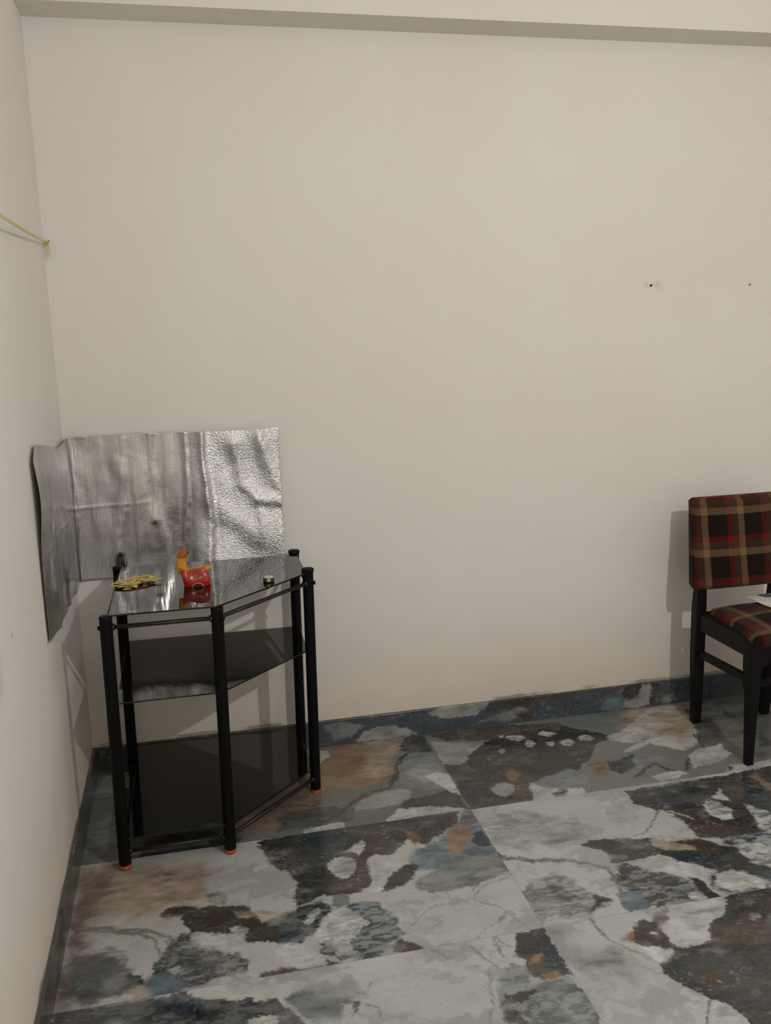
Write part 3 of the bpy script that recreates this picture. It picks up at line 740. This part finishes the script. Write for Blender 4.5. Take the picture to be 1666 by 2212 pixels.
def foil():
    ns, nz = 520, 190
    u = np.linspace(0, 1, ns); w = np.linspace(0, 1, nz)
    Ug, Wg = np.meshgrid(u, w); Ug = Ug.ravel(); Wg = Wg.ravel()
    s = S0 + (S1-S0)*Ug
    # the sheet's own outline: slightly wavy top edge, straight bottom
    ztop = 1.180 + .002*np.sin(s*9) + np.where(s < 0, .042*np.clip(-s/.60, 0, 1)**2.2 - .030*np.exp(-((s+.60-.02)/.06)**2)*0 - .014*np.exp(-((s+.25)/.14)**2), 0)
    ztop = ztop - np.where(s < -.60, ((-s-.60)/.076)**1.5*.035, 0)
    zbot = .700 + np.where(s < 0, -.012*np.exp(-((s+.2)/.12)**2) + .010*np.clip(-s/.67, 0, 1), .0) + .002*np.sin(s*21)
    z = zbot + (ztop-zbot)*Wg
    d = .011 + .006*(fbm(s*3.1+4, z*2.2, 8)+.5)
    d += .026*fbm(s*9, z*3.0, 12, 3)*np.clip((.46-s)*6, 0, 1)          # vertical creases on the left
    d += .034*fbm(s*7.5+z*3, z*6, 15, 2)*np.clip((s-.36)*6, 0, 1)         # crushed right half
    # the sheet stands off the wall in a long fold and falls back to its right-hand edge
    q = np.where(s < .425, np.clip((s-.34)/.085, 0, 1)**2*(3-2*np.clip((s-.34)/.085, 0, 1)), np.clip((.69-s)/.265, 0, 1))
    d += .034*q*(.50+.50*np.clip(1-(z-.70)/.48, 0, 1))
    for (pts, wd, h) in RIDGES:
        best = np.full(len(s), 1e9); lo = min(p[1] for p in pts); hi = max(p[1] for p in pts)
        wob = .010*fbm(s*11, z*11, 41, 3); ss = s+wob; zz = z+.010*fbm(s*11+9, z*11, 43, 3)
        for a, b in zip(pts, pts[1:]):
            dd, t = seg_d(ss, zz, a, b); best = np.minimum(best, dd)
        k = 1+1.2*fbm(s*14, z*10, 47, 3)
        d += h*k*np.exp(-(best/(wd*(1+.6*fbm(s*8, z*8, 51, 3))))**2)
    d = .003 + (d-.003)*np.clip((s+.676)/.16+.12, .12, 1)
    # fold crease across the middle and the lifted left edge
    d += .0009*np.exp(-((z-.945-.03*s)/.006)**2)*np.clip((.30-s)*6, 0, 1)
    curl = np.clip((-s-.54)/.136, 0, 1)**2
    d += curl*(.012*np.exp(-((z-1.09)/.10)**2) + .002)
    d = np.maximum(d, .0022)
    e = d + .001
    # path: down the left wall, round the corner, along the back wall
    R = RC + e
    x = np.empty_like(s); y = np.empty_like(s)
    arc = RC*PI/2
    for_l = s < -arc/2; for_r = s > arc/2; mid = ~(for_l | for_r)
    x[for_r] = RC + (s[for_r]-arc/2); y[for_r] = -e[for_r]
    x[for_l] = e[for_l]; y[for_l] = -(RC + (-s[for_l]-arc/2))
    th = (s[mid]+arc/2)/arc*PI/2
    rr = RC - e[mid]
    x[mid] = RC - rr*np.cos(th); y[mid] = -RC + rr*np.sin(th)
    V = np.stack([x, y, z], -1)
    idx = np.arange(ns*nz).reshape(nz, ns)
    f = np.stack([idx[:-1, :-1], idx[:-1, 1:], idx[1:, 1:], idx[1:, :-1]], -1).reshape(-1, 4)
    me = bpy.data.meshes.new('foil_sheet')
    me.from_pydata(V.tolist(), [], f.tolist()); me.update()
    o = link('foil_sheet', me, M_foil, None, True, loc=(.0, 0, .70))
    md = o.modifiers.new('thick', 'SOLIDIFY'); md.thickness = .0003; md.offset = 0
    return tag(o, 'crinkled silver foil sheet fixed round the wall corner behind the black stand', 'foil')
foil()

# ------------------------------------------------------------------ opened red and yellow snack packet on the top shelf
PK = on_top(.386, -.400)
pk = thing('snack_packet', 'opened red snack packet with a torn yellow flap standing on the top shelf', 'packet', PK)
def patch(name, fn, nu, nv, mat, parent, th=.0006, close=False):
    me = bpy.data.meshes.new(name)
    V = [fn(i/(nu-1), j/(nv-1)) for j in range(nv) for i in range(nu)]
    F = [(j*nu+i, j*nu+i+1, (j+1)*nu+i+1, (j+1)*nu+i) for j in range(nv-1) for i in range(nu-1)]
    me.from_pydata(V, [], F); me.update()
    o = link(name, me, mat, parent, True)
    if th:
        md = o.modifiers.new('thick', 'SOLIDIFY'); md.thickness = th; md.offset = 0
    return o
def pkp(x, y, z): return (PK.x+x, PK.y+y, PK.z+z)
def hsh(a, b): return float(fbm(np.array([a*5.0]), np.array([b*5.0]), 77)[0])
def red_body(u, v):
    # closed crumpled pouch: u runs round the pouch, v up; gusset on the left
    th = 2*PI*u
    hx = .0385 - .004*v; hy = .018*(1-.35*v)
    cx, sy = math.cos(th), math.sin(th)
    x = hx*math.copysign(abs(cx)**.55, cx); y = hy*math.copysign(abs(sy)**.7, sy)
    h = .050 + .003*math.sin(th*3) + (.006 if cx < -.6 else 0)
    z = h*v
    if cx < 0: x -= .012*v*(-cx)
    if sy < 0:   # front face: puffed, with a hollow in the middle
        y -= .007*math.sin(PI*min(1, v*1.05))*(1-math.exp(-((x+.002)/.012)**2))
        z -= .006*v*math.exp(-((x+.018)/.014)**2)
    x += .0025*hsh(u*2+1, v*2); y += .003*hsh(u*3, v*3+4)
    return pkp(x, y, z)
body = patch('pouch', red_body, 65, 22, M_red, pk)
tag(body, 'crumpled red front of the packet')
def lining(u, v):   # yellow inside of the back panel, showing above the red mouth
    x = -.030 + .064*u
    z = .034 + (.020+.007*math.sin(u*PI*.5)**2 - .004*math.sin(u*PI))*v
    return pkp(x, .013 - .006*v + .002*math.sin(u*9), z)
patch('lining', lining, 24, 8, M_gold, pk)
def flap(u, v):     # torn flap rising at the left and curling over at its tip
    w = .0155*(1-.15*v) if v < .8 else .0155*(.88-(v-.8)*3.0)
    z = .038 + .078*v
    x = -.040 - .003*math.sin(v*PI) + .008*max(0, v-.5)*2 + w*(2*u-1)
    y = .004 - .010*v*v + .004*(2*u-1)**2
    return pkp(x, y, z)
patch('torn_flap', flap, 10, 24, M_gold, pk)
def tip(u, v):
    a = .64+.36*v; q = flap(u, a); return (q[0], q[1]-.0009, q[2])
tag(patch('flap_tip', tip, 10, 10, M_orange, pk), 'orange tip of the torn flap')
def ear(u, v):      # small folded-out corner on the right
    return pkp(.022 + .024*u, .008 - .012*v, .052 + .008*u - .012*v*(1-.5*u))
tag(patch('folded_corner', ear, 8, 8, M_gold, pk), 'folded yellow corner')
# print on the front: a short line of pale letters, a small diamond and an arch over a dark spot
def text(name, s, size, loc, mat, parent, rz=0):
    cu = bpy.data.curves.new(name, 'FONT'); cu.body = s; cu.size = size; cu.align_x = 'CENTER'; cu.extrude = .0002
    tmp = bpy.data.objects.new(name, cu); COL.objects.link(tmp)
    dg = bpy.context.evaluated_depsgraph_get()
    me = bpy.data.meshes.new_from_object(tmp.evaluated_get(dg))
    bpy.data.objects.remove(tmp)
    me.transform(Matrix.Translation(loc) @ Matrix.Rotation(rz, 4, 'Y') @ Matrix.Rotation(PI/2-.05, 4, 'X'))
    return link(name, me, mat, parent, False)
text('lettering', 'u\u00b7HP', .0155, pkp(.001, -.0240, .0215), M_salmon, pk, -.12)
bm = bmesh.new(); pts = []
for a in range(13):
    q = PI*a/12; pts.append(pkp(.001+.0155*math.cos(q), -.0225, .0005+.0120*math.sin(q)))
tube(bm, pts, .0012, 8); bm_obj('arch_print', bm, M_salmon, pk, True)
bm = bmesh.new(); c = [bm.verts.new(pkp(.001+.0142*math.cos(PI*a/10), -.0222, .0005+.0105*math.sin(PI*a/10))) for a in range(11)]
bm.faces.new(c); o = bm_obj('dark_spot_print', bm, M_blackhole, pk); md = o.modifiers.new('t', 'SOLIDIFY'); md.thickness = .0006
bm = bmesh.new(); tube(bm, [pkp(-.007, -.0215, .040), pkp(-.001, -.0215, .034), pkp(.005, -.0215, .040), pkp(-.001, -.0215, .046), pkp(-.007, -.0215, .040)], .0007, 6)
bm_obj('diamond_print', bm, M_salmon, pk, True)

# ------------------------------------------------------------------ coiled yellow strip lying at the left edge of the top shelf
YC = on_top(.197, -.334)
ys = thing('yellow_strip', 'tangle of flat yellow plastic strip lying at the left edge of the top shelf', 'plastic strip', YC)
def ribbon(bm, pts, w, t=.0012):
    P = [Vector(p) for p in pts]; rings = []
    for i, p in enumerate(P):
        d = (P[min(i+1, len(P)-1)]-P[max(i-1, 0)]).normalized(); s = d.cross(Vector((0, 0, 1))).normalized()
        rings.append([bm.verts.new(p+s*a*w/2+Vector((0, 0, b*t/2))) for a, b in ((-1,-1),(1,-1),(1,1),(-1,1))])
    for a, b in zip(rings, rings[1:]):
        for k in range(4): bm.faces.new((a[k], a[(k+1) % 4], b[(k+1) % 4], b[k]))
    bm.faces.new(rings[0][::-1]); bm.faces.new(rings[-1])
def oval(cx, cy, a, b, rot, z0, z1, t0=0, t1=2*PI, n=40):
    out = []
    for i in range(n+1):
        q = t0+(t1-t0)*i/n; x, y = a*math.cos(q), b*math.sin(q)
        out.append((YC.x+cx+x*math.cos(rot)-y*math.sin(rot), YC.y+cy+x*math.sin(rot)+y*math.cos(rot), YC.z+z0+(z1-z0)*i/n+.0015*math.sin(q*2)))
    return out
bm = bmesh.new()
ribbon(bm, oval(-.022, .000, .040, .040, .1, .004, .007), .009)
ribbon(bm, oval(-.020, .006, .031, .030, .3, .008, .010, .4, 5.8), .009)
ribbon(bm, oval(-.016, -.002, .020, .019, -.2, .012, .012), .010)
ribbon(bm, oval(-.012, -.016, .030, .018, .2, .006, .013, 2.6, 6.2), .010)
bm_obj('loop', bm, M_yellow, ys)
bm = bmesh.new()
ribbon(bm, oval(.036, .024, .025, .030, .2, .006, .010), .009)
ribbon(bm, oval(.036, .026, .016, .020, -.2, .010, .012, 1, 7.0), .009)
ribbon(bm, oval(.030, .020, .022, .024, .5, .013, .011, 3, 8.0), .009)
bm_obj('loop', bm, M_yellow, ys)
def yv(x, y, z): return (YC.x+x, YC.y+y, YC.z+z)
for a in ([yv(-.005, -.022, .008), yv(.006, -.036, .007), yv(.012, -.050, .004)], [yv(.026, .048, .014), yv(.045, .040, .014), yv(.062, .028, .010)],
          [yv(.030, -.005, .008), yv(.055, .000, .008), yv(.083, .010, .010)], [yv(-.040, .028, .007), yv(-.010, .036, .012), yv(.030, .036, .013)],
          [yv(.000, .045, .010), yv(.004, .056, .012)]):
    bm = bmesh.new(); ribbon(bm, a, .0085 if len(a) == 3 else .011, .002); bm_obj('strip_end', bm, M_yellow, ys)

# ------------------------------------------------------------------ small round tin near the front edge
TC = on_top(.597, -.420)
tin = thing('tape_roll', 'small squat dark tin with pale lid on the right of the top shelf', 'tin', TC)
bm = bmesh.new(); lathe(bm, [(.0155, 0), (.0165, .0012), (.0165, .0125), (.0150, .0138)], TC, 32); bm_obj('tin_body', bm, M_tin, tin, True)
bm = bmesh.new(); lathe(bm, [(.0148, .0136), (.0150, .0150), (.0140, .0158)], TC, 32); bm_obj('lid', bm, M_tinlid, tin, True)
bm = bmesh.new(); n = 8; lo = []; hi = []
for i in range(n+1):
    q = -PI/2-.42+.62*i/n
    lo.append(bm.verts.new((TC.x+.0169*math.cos(q), TC.y+.0169*math.sin(q), TC.z+.0025)))
    hi.append(bm.verts.new((TC.x+.0169*math.cos(q), TC.y+.0169*math.sin(q), TC.z+.0120)))
for i in range(n): bm.faces.new((lo[i], lo[i+1], hi[i+1], hi[i]))
o = bm_obj('label_band', bm, M_tinlab, tin, True); md = o.modifiers.new('t', 'SOLIDIFY'); md.thickness = .0004
tin.name = 'small_tin'

# ------------------------------------------------------------------ line tied to a nail in the corner
KN = Vector((.012, -.022, 1.786))
ln = thing('clothes_line', 'thin yellow-green line knotted to a nail high in the left wall corner', 'line', KN)
bm = bmesh.new(); pts = []
for i in range(61):
    t = i/60; y = -.022 - t*4.27; sag = -.10*4*t*(1-t)*.62
    x = .014 + .118*t*1.0
    pts.append((x, y, 1.786+sag + .02*t))
tube(bm, [(p[0], p[1], p[2]-.0016*min(1, i/4)) for i, p in enumerate(pts)], .0021, 8)
tube(bm, [(p[0], p[1], p[2]+.0022*min(1, i/4)) for i, p in enumerate(pts)], .0017, 6)
bm_obj('cord', bm, M_string, ln, True)
bm = bmesh.new(); tube(bm, [(-.012, -.012, 1.792), (.020, -.026, 1.790)], .0018, 8); tube(bm, [(.019, -.0255, 1.790), (.0203, -.0261, 1.790)], .0030, 10); bm_obj('nail', bm, M_knotdark, ln, True)
bm = bmesh.new(); pts = []
for i in range(70):
    q = i*.62; pts.append(KN+Vector((.0048*math.cos(q)+.003*math.sin(q*.37), .0048*math.sin(q*.8)-.002, .0065*math.sin(q*.53+.6)-.001)))
tube(bm, pts, .0013, 6); bm_obj('knot', bm, M_string, ln, True)
bm = bmesh.new()
for a in ((.004, .000, -.040, .005), (.008, -.002, -.050, .001), (.001, -.004, -.045, -.002), (.012, -.003, -.036, .010)):
    p = [KN+Vector((.000+a[0]*t+a[3]*t*(1-t), a[1]*t-.002, a[2]*t+.0)) for t in [k/8 for k in range(9)]]
    tube(bm, p, .0011, 6)
bm_obj('loose_end', bm, M_string, ln, True)

# ------------------------------------------------------------------ old fixing holes in the back wall
for (x, z, r, lab, stretch) in ((2.0725, 1.6215, .0048, 'dark ragged screw hole in the back wall, the bigger of two', 1.3),
                       (2.4735, 1.6172, .0022, 'faint small hole in the back wall near the right edge', 1.8)):
    bm = bmesh.new(); c = []
    for k in range(14):
        q = 2*PI*k/14; rr = r*(1+.28*math.sin(k*2.3))
        u, v = rr*stretch*math.cos(q), rr*.8*math.sin(q)
        c.append((x+u*math.cos(.5)-v*math.sin(.5), z+u*math.sin(.5)+v*math.cos(.5)))
    lo = [bm.verts.new((a, -.0008, b)) for a, b in c]; hi = [bm.verts.new((a, .004, b)) for a, b in c]
    bm.faces.new(lo)
    for i in range(14): bm.faces.new((lo[i], hi[i], hi[(i+1) % 14], lo[(i+1) % 14]))
    bm.faces.new(hi[::-1])
    tag(bm_obj('screw_hole', bm, M_hole, None, False, loc=(x, 0, z)), lab, 'hole')

# ------------------------------------------------------------------ dining chair with checked upholstery
CH = (2.36, -.37, 0)
ch = thing('dining_chair', 'dark wooden dining chair with red and brown checked seat and back pad', 'chair', CH)
M_plaid_b = plaid_material('checked_fabric_back', 0, 2, 2.1745, .8290, 1.25)
M_plaid_s = plaid_material('checked_fabric_seat', 0, 1, 2.245, -.235)
XL, XR = 2.190, 2.497        # rear post centres
YB = -.200
def rear(x, s):
    bm = bmesh.new()
    rings = [((x+s*.008, YB+.010, 0), (.0155, .0165)), ((x+s*.004, YB+.003, .12), (.0185, .019)), ((x, YB, .28), (.0205, .021)), ((x, YB, .46), (.0205, .021)),
             ((x, YB-.004, .54), (.019, .0165)), ((x+s*.004, YB+.030, .845), (.0165, .0120))]
    R = []
    for c, h in rings:
        R.append([bm.verts.new((c[0]+sx*h[0], c[1]+sy*h[1], c[2])) for sx, sy in ((-1,-1),(1,-1),(1,1),(-1,1))])
    for a, b in zip(R, R[1:]):
        for k in range(4): bm.faces.new((a[k], a[(k+1) % 4], b[(k+1) % 4], b[k]))
    bm.faces.new(R[0][::-1]); bm.faces.new(R[-1])
    o = bm_obj('rear_leg', bm, M_wood, ch); md = o.modifiers.new('b', 'BEVEL'); md.width = .006; md.segments = 3; md.angle_limit = .9
    return o
rear(XL, 1); rear(XR, -1)
XFL, XFR, YF = 2.183, 2.575, -.545
def front(x):
    bm = bmesh.new(); s = 1 if x < 2.4 else -1
    taper(bm, (x-s*.001, YF, .335), (x-s*.001, YF, .442), (.0225, .0225), (.0235, .0235))
    taper(bm, (x+s*.001, YF, 0), (x+s*.001, YF, .340), (.0125, .0125), (.0195, .0195))
    return bm_obj('front_leg', bm, M_wood, ch)
front(XFL); front(XFR)
def bar(name, a, b, wy, hz, mat=M_wood):
    """flat bar from a to b, wy thick and hz tall"""
    a, b = Vector(a), Vector(b); d = (b-a).normalized(); s = d.cross(Vector((0, 0, 1))).normalized(); u = Vector((0, 0, 1))
    bm = bmesh.new()
    A = [bm.verts.new(a+s*i*wy/2+u*j*hz/2) for i, j in ((-1,-1),(1,-1),(1,1),(-1,1))]
    B = [bm.verts.new(b+s*i*wy/2+u*j*hz/2) for i, j in ((-1,-1),(1,-1),(1,1),(-1,1))]
    fs = [bm.faces.new(A[::-1]), bm.faces.new(B)]+[bm.faces.new((A[i], A[(i+1) % 4], B[(i+1) % 4], B[i])) for i in range(4)]
    bmesh.ops.bevel(bm, geom=list({e for f in fs for e in f.edges}), offset=.002, segments=2, affect='EDGES')
    return bm_obj(name, bm, mat, ch)
bar('side_rail', (XL, YB-.018, .407), (XFL, YF+.018, .412), .022, .066)
bar('side_rail', (XR, YB-.018, .407), (XFR, YF+.018, .412), .022, .066)
bar('front_rail', (XFL+.02, YF, .408), (XFR-.02, YF, .408), .022, .060)
bar('rear_rail', (XL+.018, YB, .405), (XR-.018, YB, .405), .022, .060)
bar('stretcher', (XL, YB-.015, .283), (XFL, YF+.015, .300), .018, .028)
bar('stretcher', (XR, YB-.015, .283), (XFR, YF+.015, .300), .018, .028)
bar('stretcher', (XFL+.002, -.500, .270), (XFR-.006, -.500, .270), .018, .026)
for sx in (1, -1):
    bm = bmesh.new()
    x = XFL if sx > 0 else XFR
    prism(bm, [(x+sx*.02, YF-.008), (x+sx*.055, YF-.008), (x+sx*.055, YF+.008), (x+sx*.02, YF+.008)], .352, .380, .002)
    bm_obj('corner_block', bm, M_wood, ch)
# padded back: closed cushion wrapping the posts
def cushion(name, x0, x1, yb, yf, z0, z1, bulge, mat, r=.016, n=26, m=26):
    bm = bmesh.new(); rows = []
    N = 2*n+2*6
    def section(v):
        # closed loop of (x, y) offsets at relative height v
        out = []
        for i in range(n+1):   # front, left to right
            u = i/n; x = x0+(x1-x0)*u
            e = min(u, 1-u)*(x1-x0); k = math.sqrt(max(0, 1-(1-min(1, e/r))**2))
            out.append((x, yf + r*.8*(1-k) - bulge*math.sin(PI*u)**.8))
        for i in range(n+1):   # back, right to left
            u = 1-i/n; x = x0+(x1-x0)*u
            e = min(u, 1-u)*(x1-x0); k = math.sqrt(max(0, 1-(1-min(1, e/(r*.5)))**2))
            out.append((x, yb - r*.25*(1-k)))
        return out
    for j in range(m+1):
        v = j/m; z = z0+(z1-z0)*v; e = min(v, 1-v)*(z1-z0); k = math.sqrt(max(0, 1-(1-min(1, e/r))**2))
        cy = (yb+yf)/2; cx = (x0+x1)/2
        row = []
        for (x, y) in section(v):
            yy = cy+(y-cy)*(.45+.55*k)*(1+.10*(1-v)) + .060*(v-.5); xx = cx+(x-cx)*(1-(1-k)*.022) - .020*(1-v)*max(0, (cx-x)/(cx-x0))
            row.append(bm.verts.new((xx, yy, z)))
        rows.append(row)
    for a, b in zip(rows, rows[1:]):
        for k in range(len(a)): bm.faces.new((a[k], a[(k+1) % len(a)], b[(k+1) % len(a)], b[k]))
    bm.faces.new(rows[0][::-1]); bm.faces.new(rows[-1])
    bmesh.ops.remove_doubles(bm, verts=bm.verts, dist=1e-6)
    return bm_obj(name, bm, mat, ch, True)
cushion('back_pad', 2.163, 2.530, -.176, -.231, .538, .862, .015, M_plaid_b, .007)
# seat pad: rounded trapezoid, domed
def seat_pad():
    bm = bmesh.new(); n = 30; top = []
    def P(u, v):
        y = (YB-.022)+(YF-.030-(YB-.022))*v
        xl = (XL+.028)+(XFL-.020-(XL+.028))*v; xr = (XR-.028)+(XFR+.020-(XR-.028))*v
        return xl+(xr-xl)*u, y
    for j in range(n+1):
        row = []
        for i in range(n+1):
            u, v = i/n, j/n
            x, y = P(u, v)
            e = min(min(u, 1-u)*.38, min(v, 1-v)*.36); k = math.sqrt(max(0, 1-(1-min(1, e/.030))**2))
            z = .440 + .020*k + .024*(math.sin(PI*u)*math.sin(PI*v))**.6
            row.append(bm.verts.new((x, y, z)))
        top.append(row)
    for j in range(n):
        for i in range(n): bm.faces.new((top[j][i], top[j][i+1], top[j+1][i+1], top[j+1][i]))
    rim = [top[0][i] for i in range(n+1)]+[top[j][n] for j in range(1, n+1)]+[top[n][i] for i in range(n-1, -1, -1)]+[top[j][0] for j in range(n-1, 0, -1)]
    # fabric rolls down over the rails
    low = [bm.verts.new((v.co.x, v.co.y, .428)) for v in rim]
    for i in range(len(rim)): bm.faces.new((rim[i], low[i], low[(i+1) % len(rim)], rim[(i+1) % len(rim)]))
    bm.faces.new(low)
    return bm_obj('seat_pad', bm, M_plaid_s, ch, True)
seat_pad()

# ------------------------------------------------------------------ printed paper on the seat
tp = NT('printed_paper'); g = tp.pos()
sp_ = tp.n('ShaderNodeSeparateXYZ'); tp.l(g, sp_.inputs[0])
band = tp.ramp(sp_.outputs[1], [(0, (0,)*3), (1, (0,)*3)])
d = tp.n('ShaderNodeVectorMath', operation='DISTANCE'); tp.l(g, d.inputs[0]); d.inputs[1].default_value = (2.432, -.247, .490)
f = tp.ramp(tp.math('ADD', d.outputs['Value'], tp.math('MULTIPLY', tp.noise(60, 3, .6, g), .02)), [(.032, (1,)*3), (.040, (0,)*3)])
c = tp.ramp(tp.noise(16, 3, .6, g), [(.35, (.60, .57, .50)), (.65, (.72, .71, .69))])
c = tp.mix(f, c, (.075, .10, .19))
tp.l(c, tp.b.inputs['Base Color']); tp.set(Roughness=.6)
bm = bmesh.new(); nx, ny = 14, 18; G = []
A0, A1, B0, B1 = Vector((2.352, -.2245)), Vector((2.530, -.2270)), Vector((2.370, -.385)), Vector((2.560, -.420))
for j in range(ny+1):
    row = []
    for i in range(nx+1):
        u, v = i/nx, j/ny; p = (A0*(1-u)+A1*u)*(1-v)+(B0*(1-u)+B1*u)*v
        k = max(0, math.sin(PI*min(1, max(0, (p.x-2.2)/.34)))*math.sin(PI*min(1, max(0, (-p.y-.222)/.353))))
        z = .4885 + .004*(1-u)*0 + .0015*math.sin(v*7)+ .0035*(1-v)
        row.append(bm.verts.new((p.x, p.y, z)))
    G.append(row)
for j in range(ny):
    for i in range(nx): bm.faces.new((G[j][i], G[j][i+1], G[j+1][i+1], G[j+1][i]))
o = bm_obj('printed_paper', bm, tp.m, None, True, loc=(2.45, -.29, .476)); md = o.modifiers.new('t', 'SOLIDIFY'); md.thickness = .0012
tag(o, 'white printed paper with a blue picture lying on the checked chair seat', 'paper')

# ------------------------------------------------------------------ camera
F_PX = 1957.98
cam = bpy.data.cameras.new('camera'); cam.sensor_fit = 'VERTICAL'; cam.sensor_height = 24; cam.lens = F_PX/2212*24
cam.clip_start = .02
co = bpy.data.objects.new('camera', cam); COL.objects.link(co)
ya, pi_, ro = (0.213252, -0.192159, -0.030513)
f_ = Vector((math.sin(ya)*math.cos(pi_), math.cos(ya)*math.cos(pi_), math.sin(pi_)))
r_ = Vector((math.cos(ya), -math.sin(ya), 0)); u_ = r_.cross(f_)
r2 = r_*math.cos(ro)+u_*math.sin(ro); u2 = -r_*math.sin(ro)+u_*math.cos(ro)
Mx = Matrix((r2, u2, -f_)).transposed().to_4x4(); Mx.translation = Vector((0.3947, -3.0879, 1.4723))
co.matrix_world = Mx
scn.camera = co

w = bpy.data.worlds.new('world'); scn.world = w; w.use_nodes = True
w.node_tree.nodes['Background'].inputs[0].default_value = (.02, .02, .02, 1)
scn.view_settings.view_transform = 'Standard'; scn.view_settings.look = 'None'
scn.view_settings.gamma = 1; scn.view_settings.use_curve_mapping = False
scn.view_settings.exposure = 1.08
try:
    scn.cycles.max_bounces = 12; scn.cycles.diffuse_bounces = 8
except Exception: pass
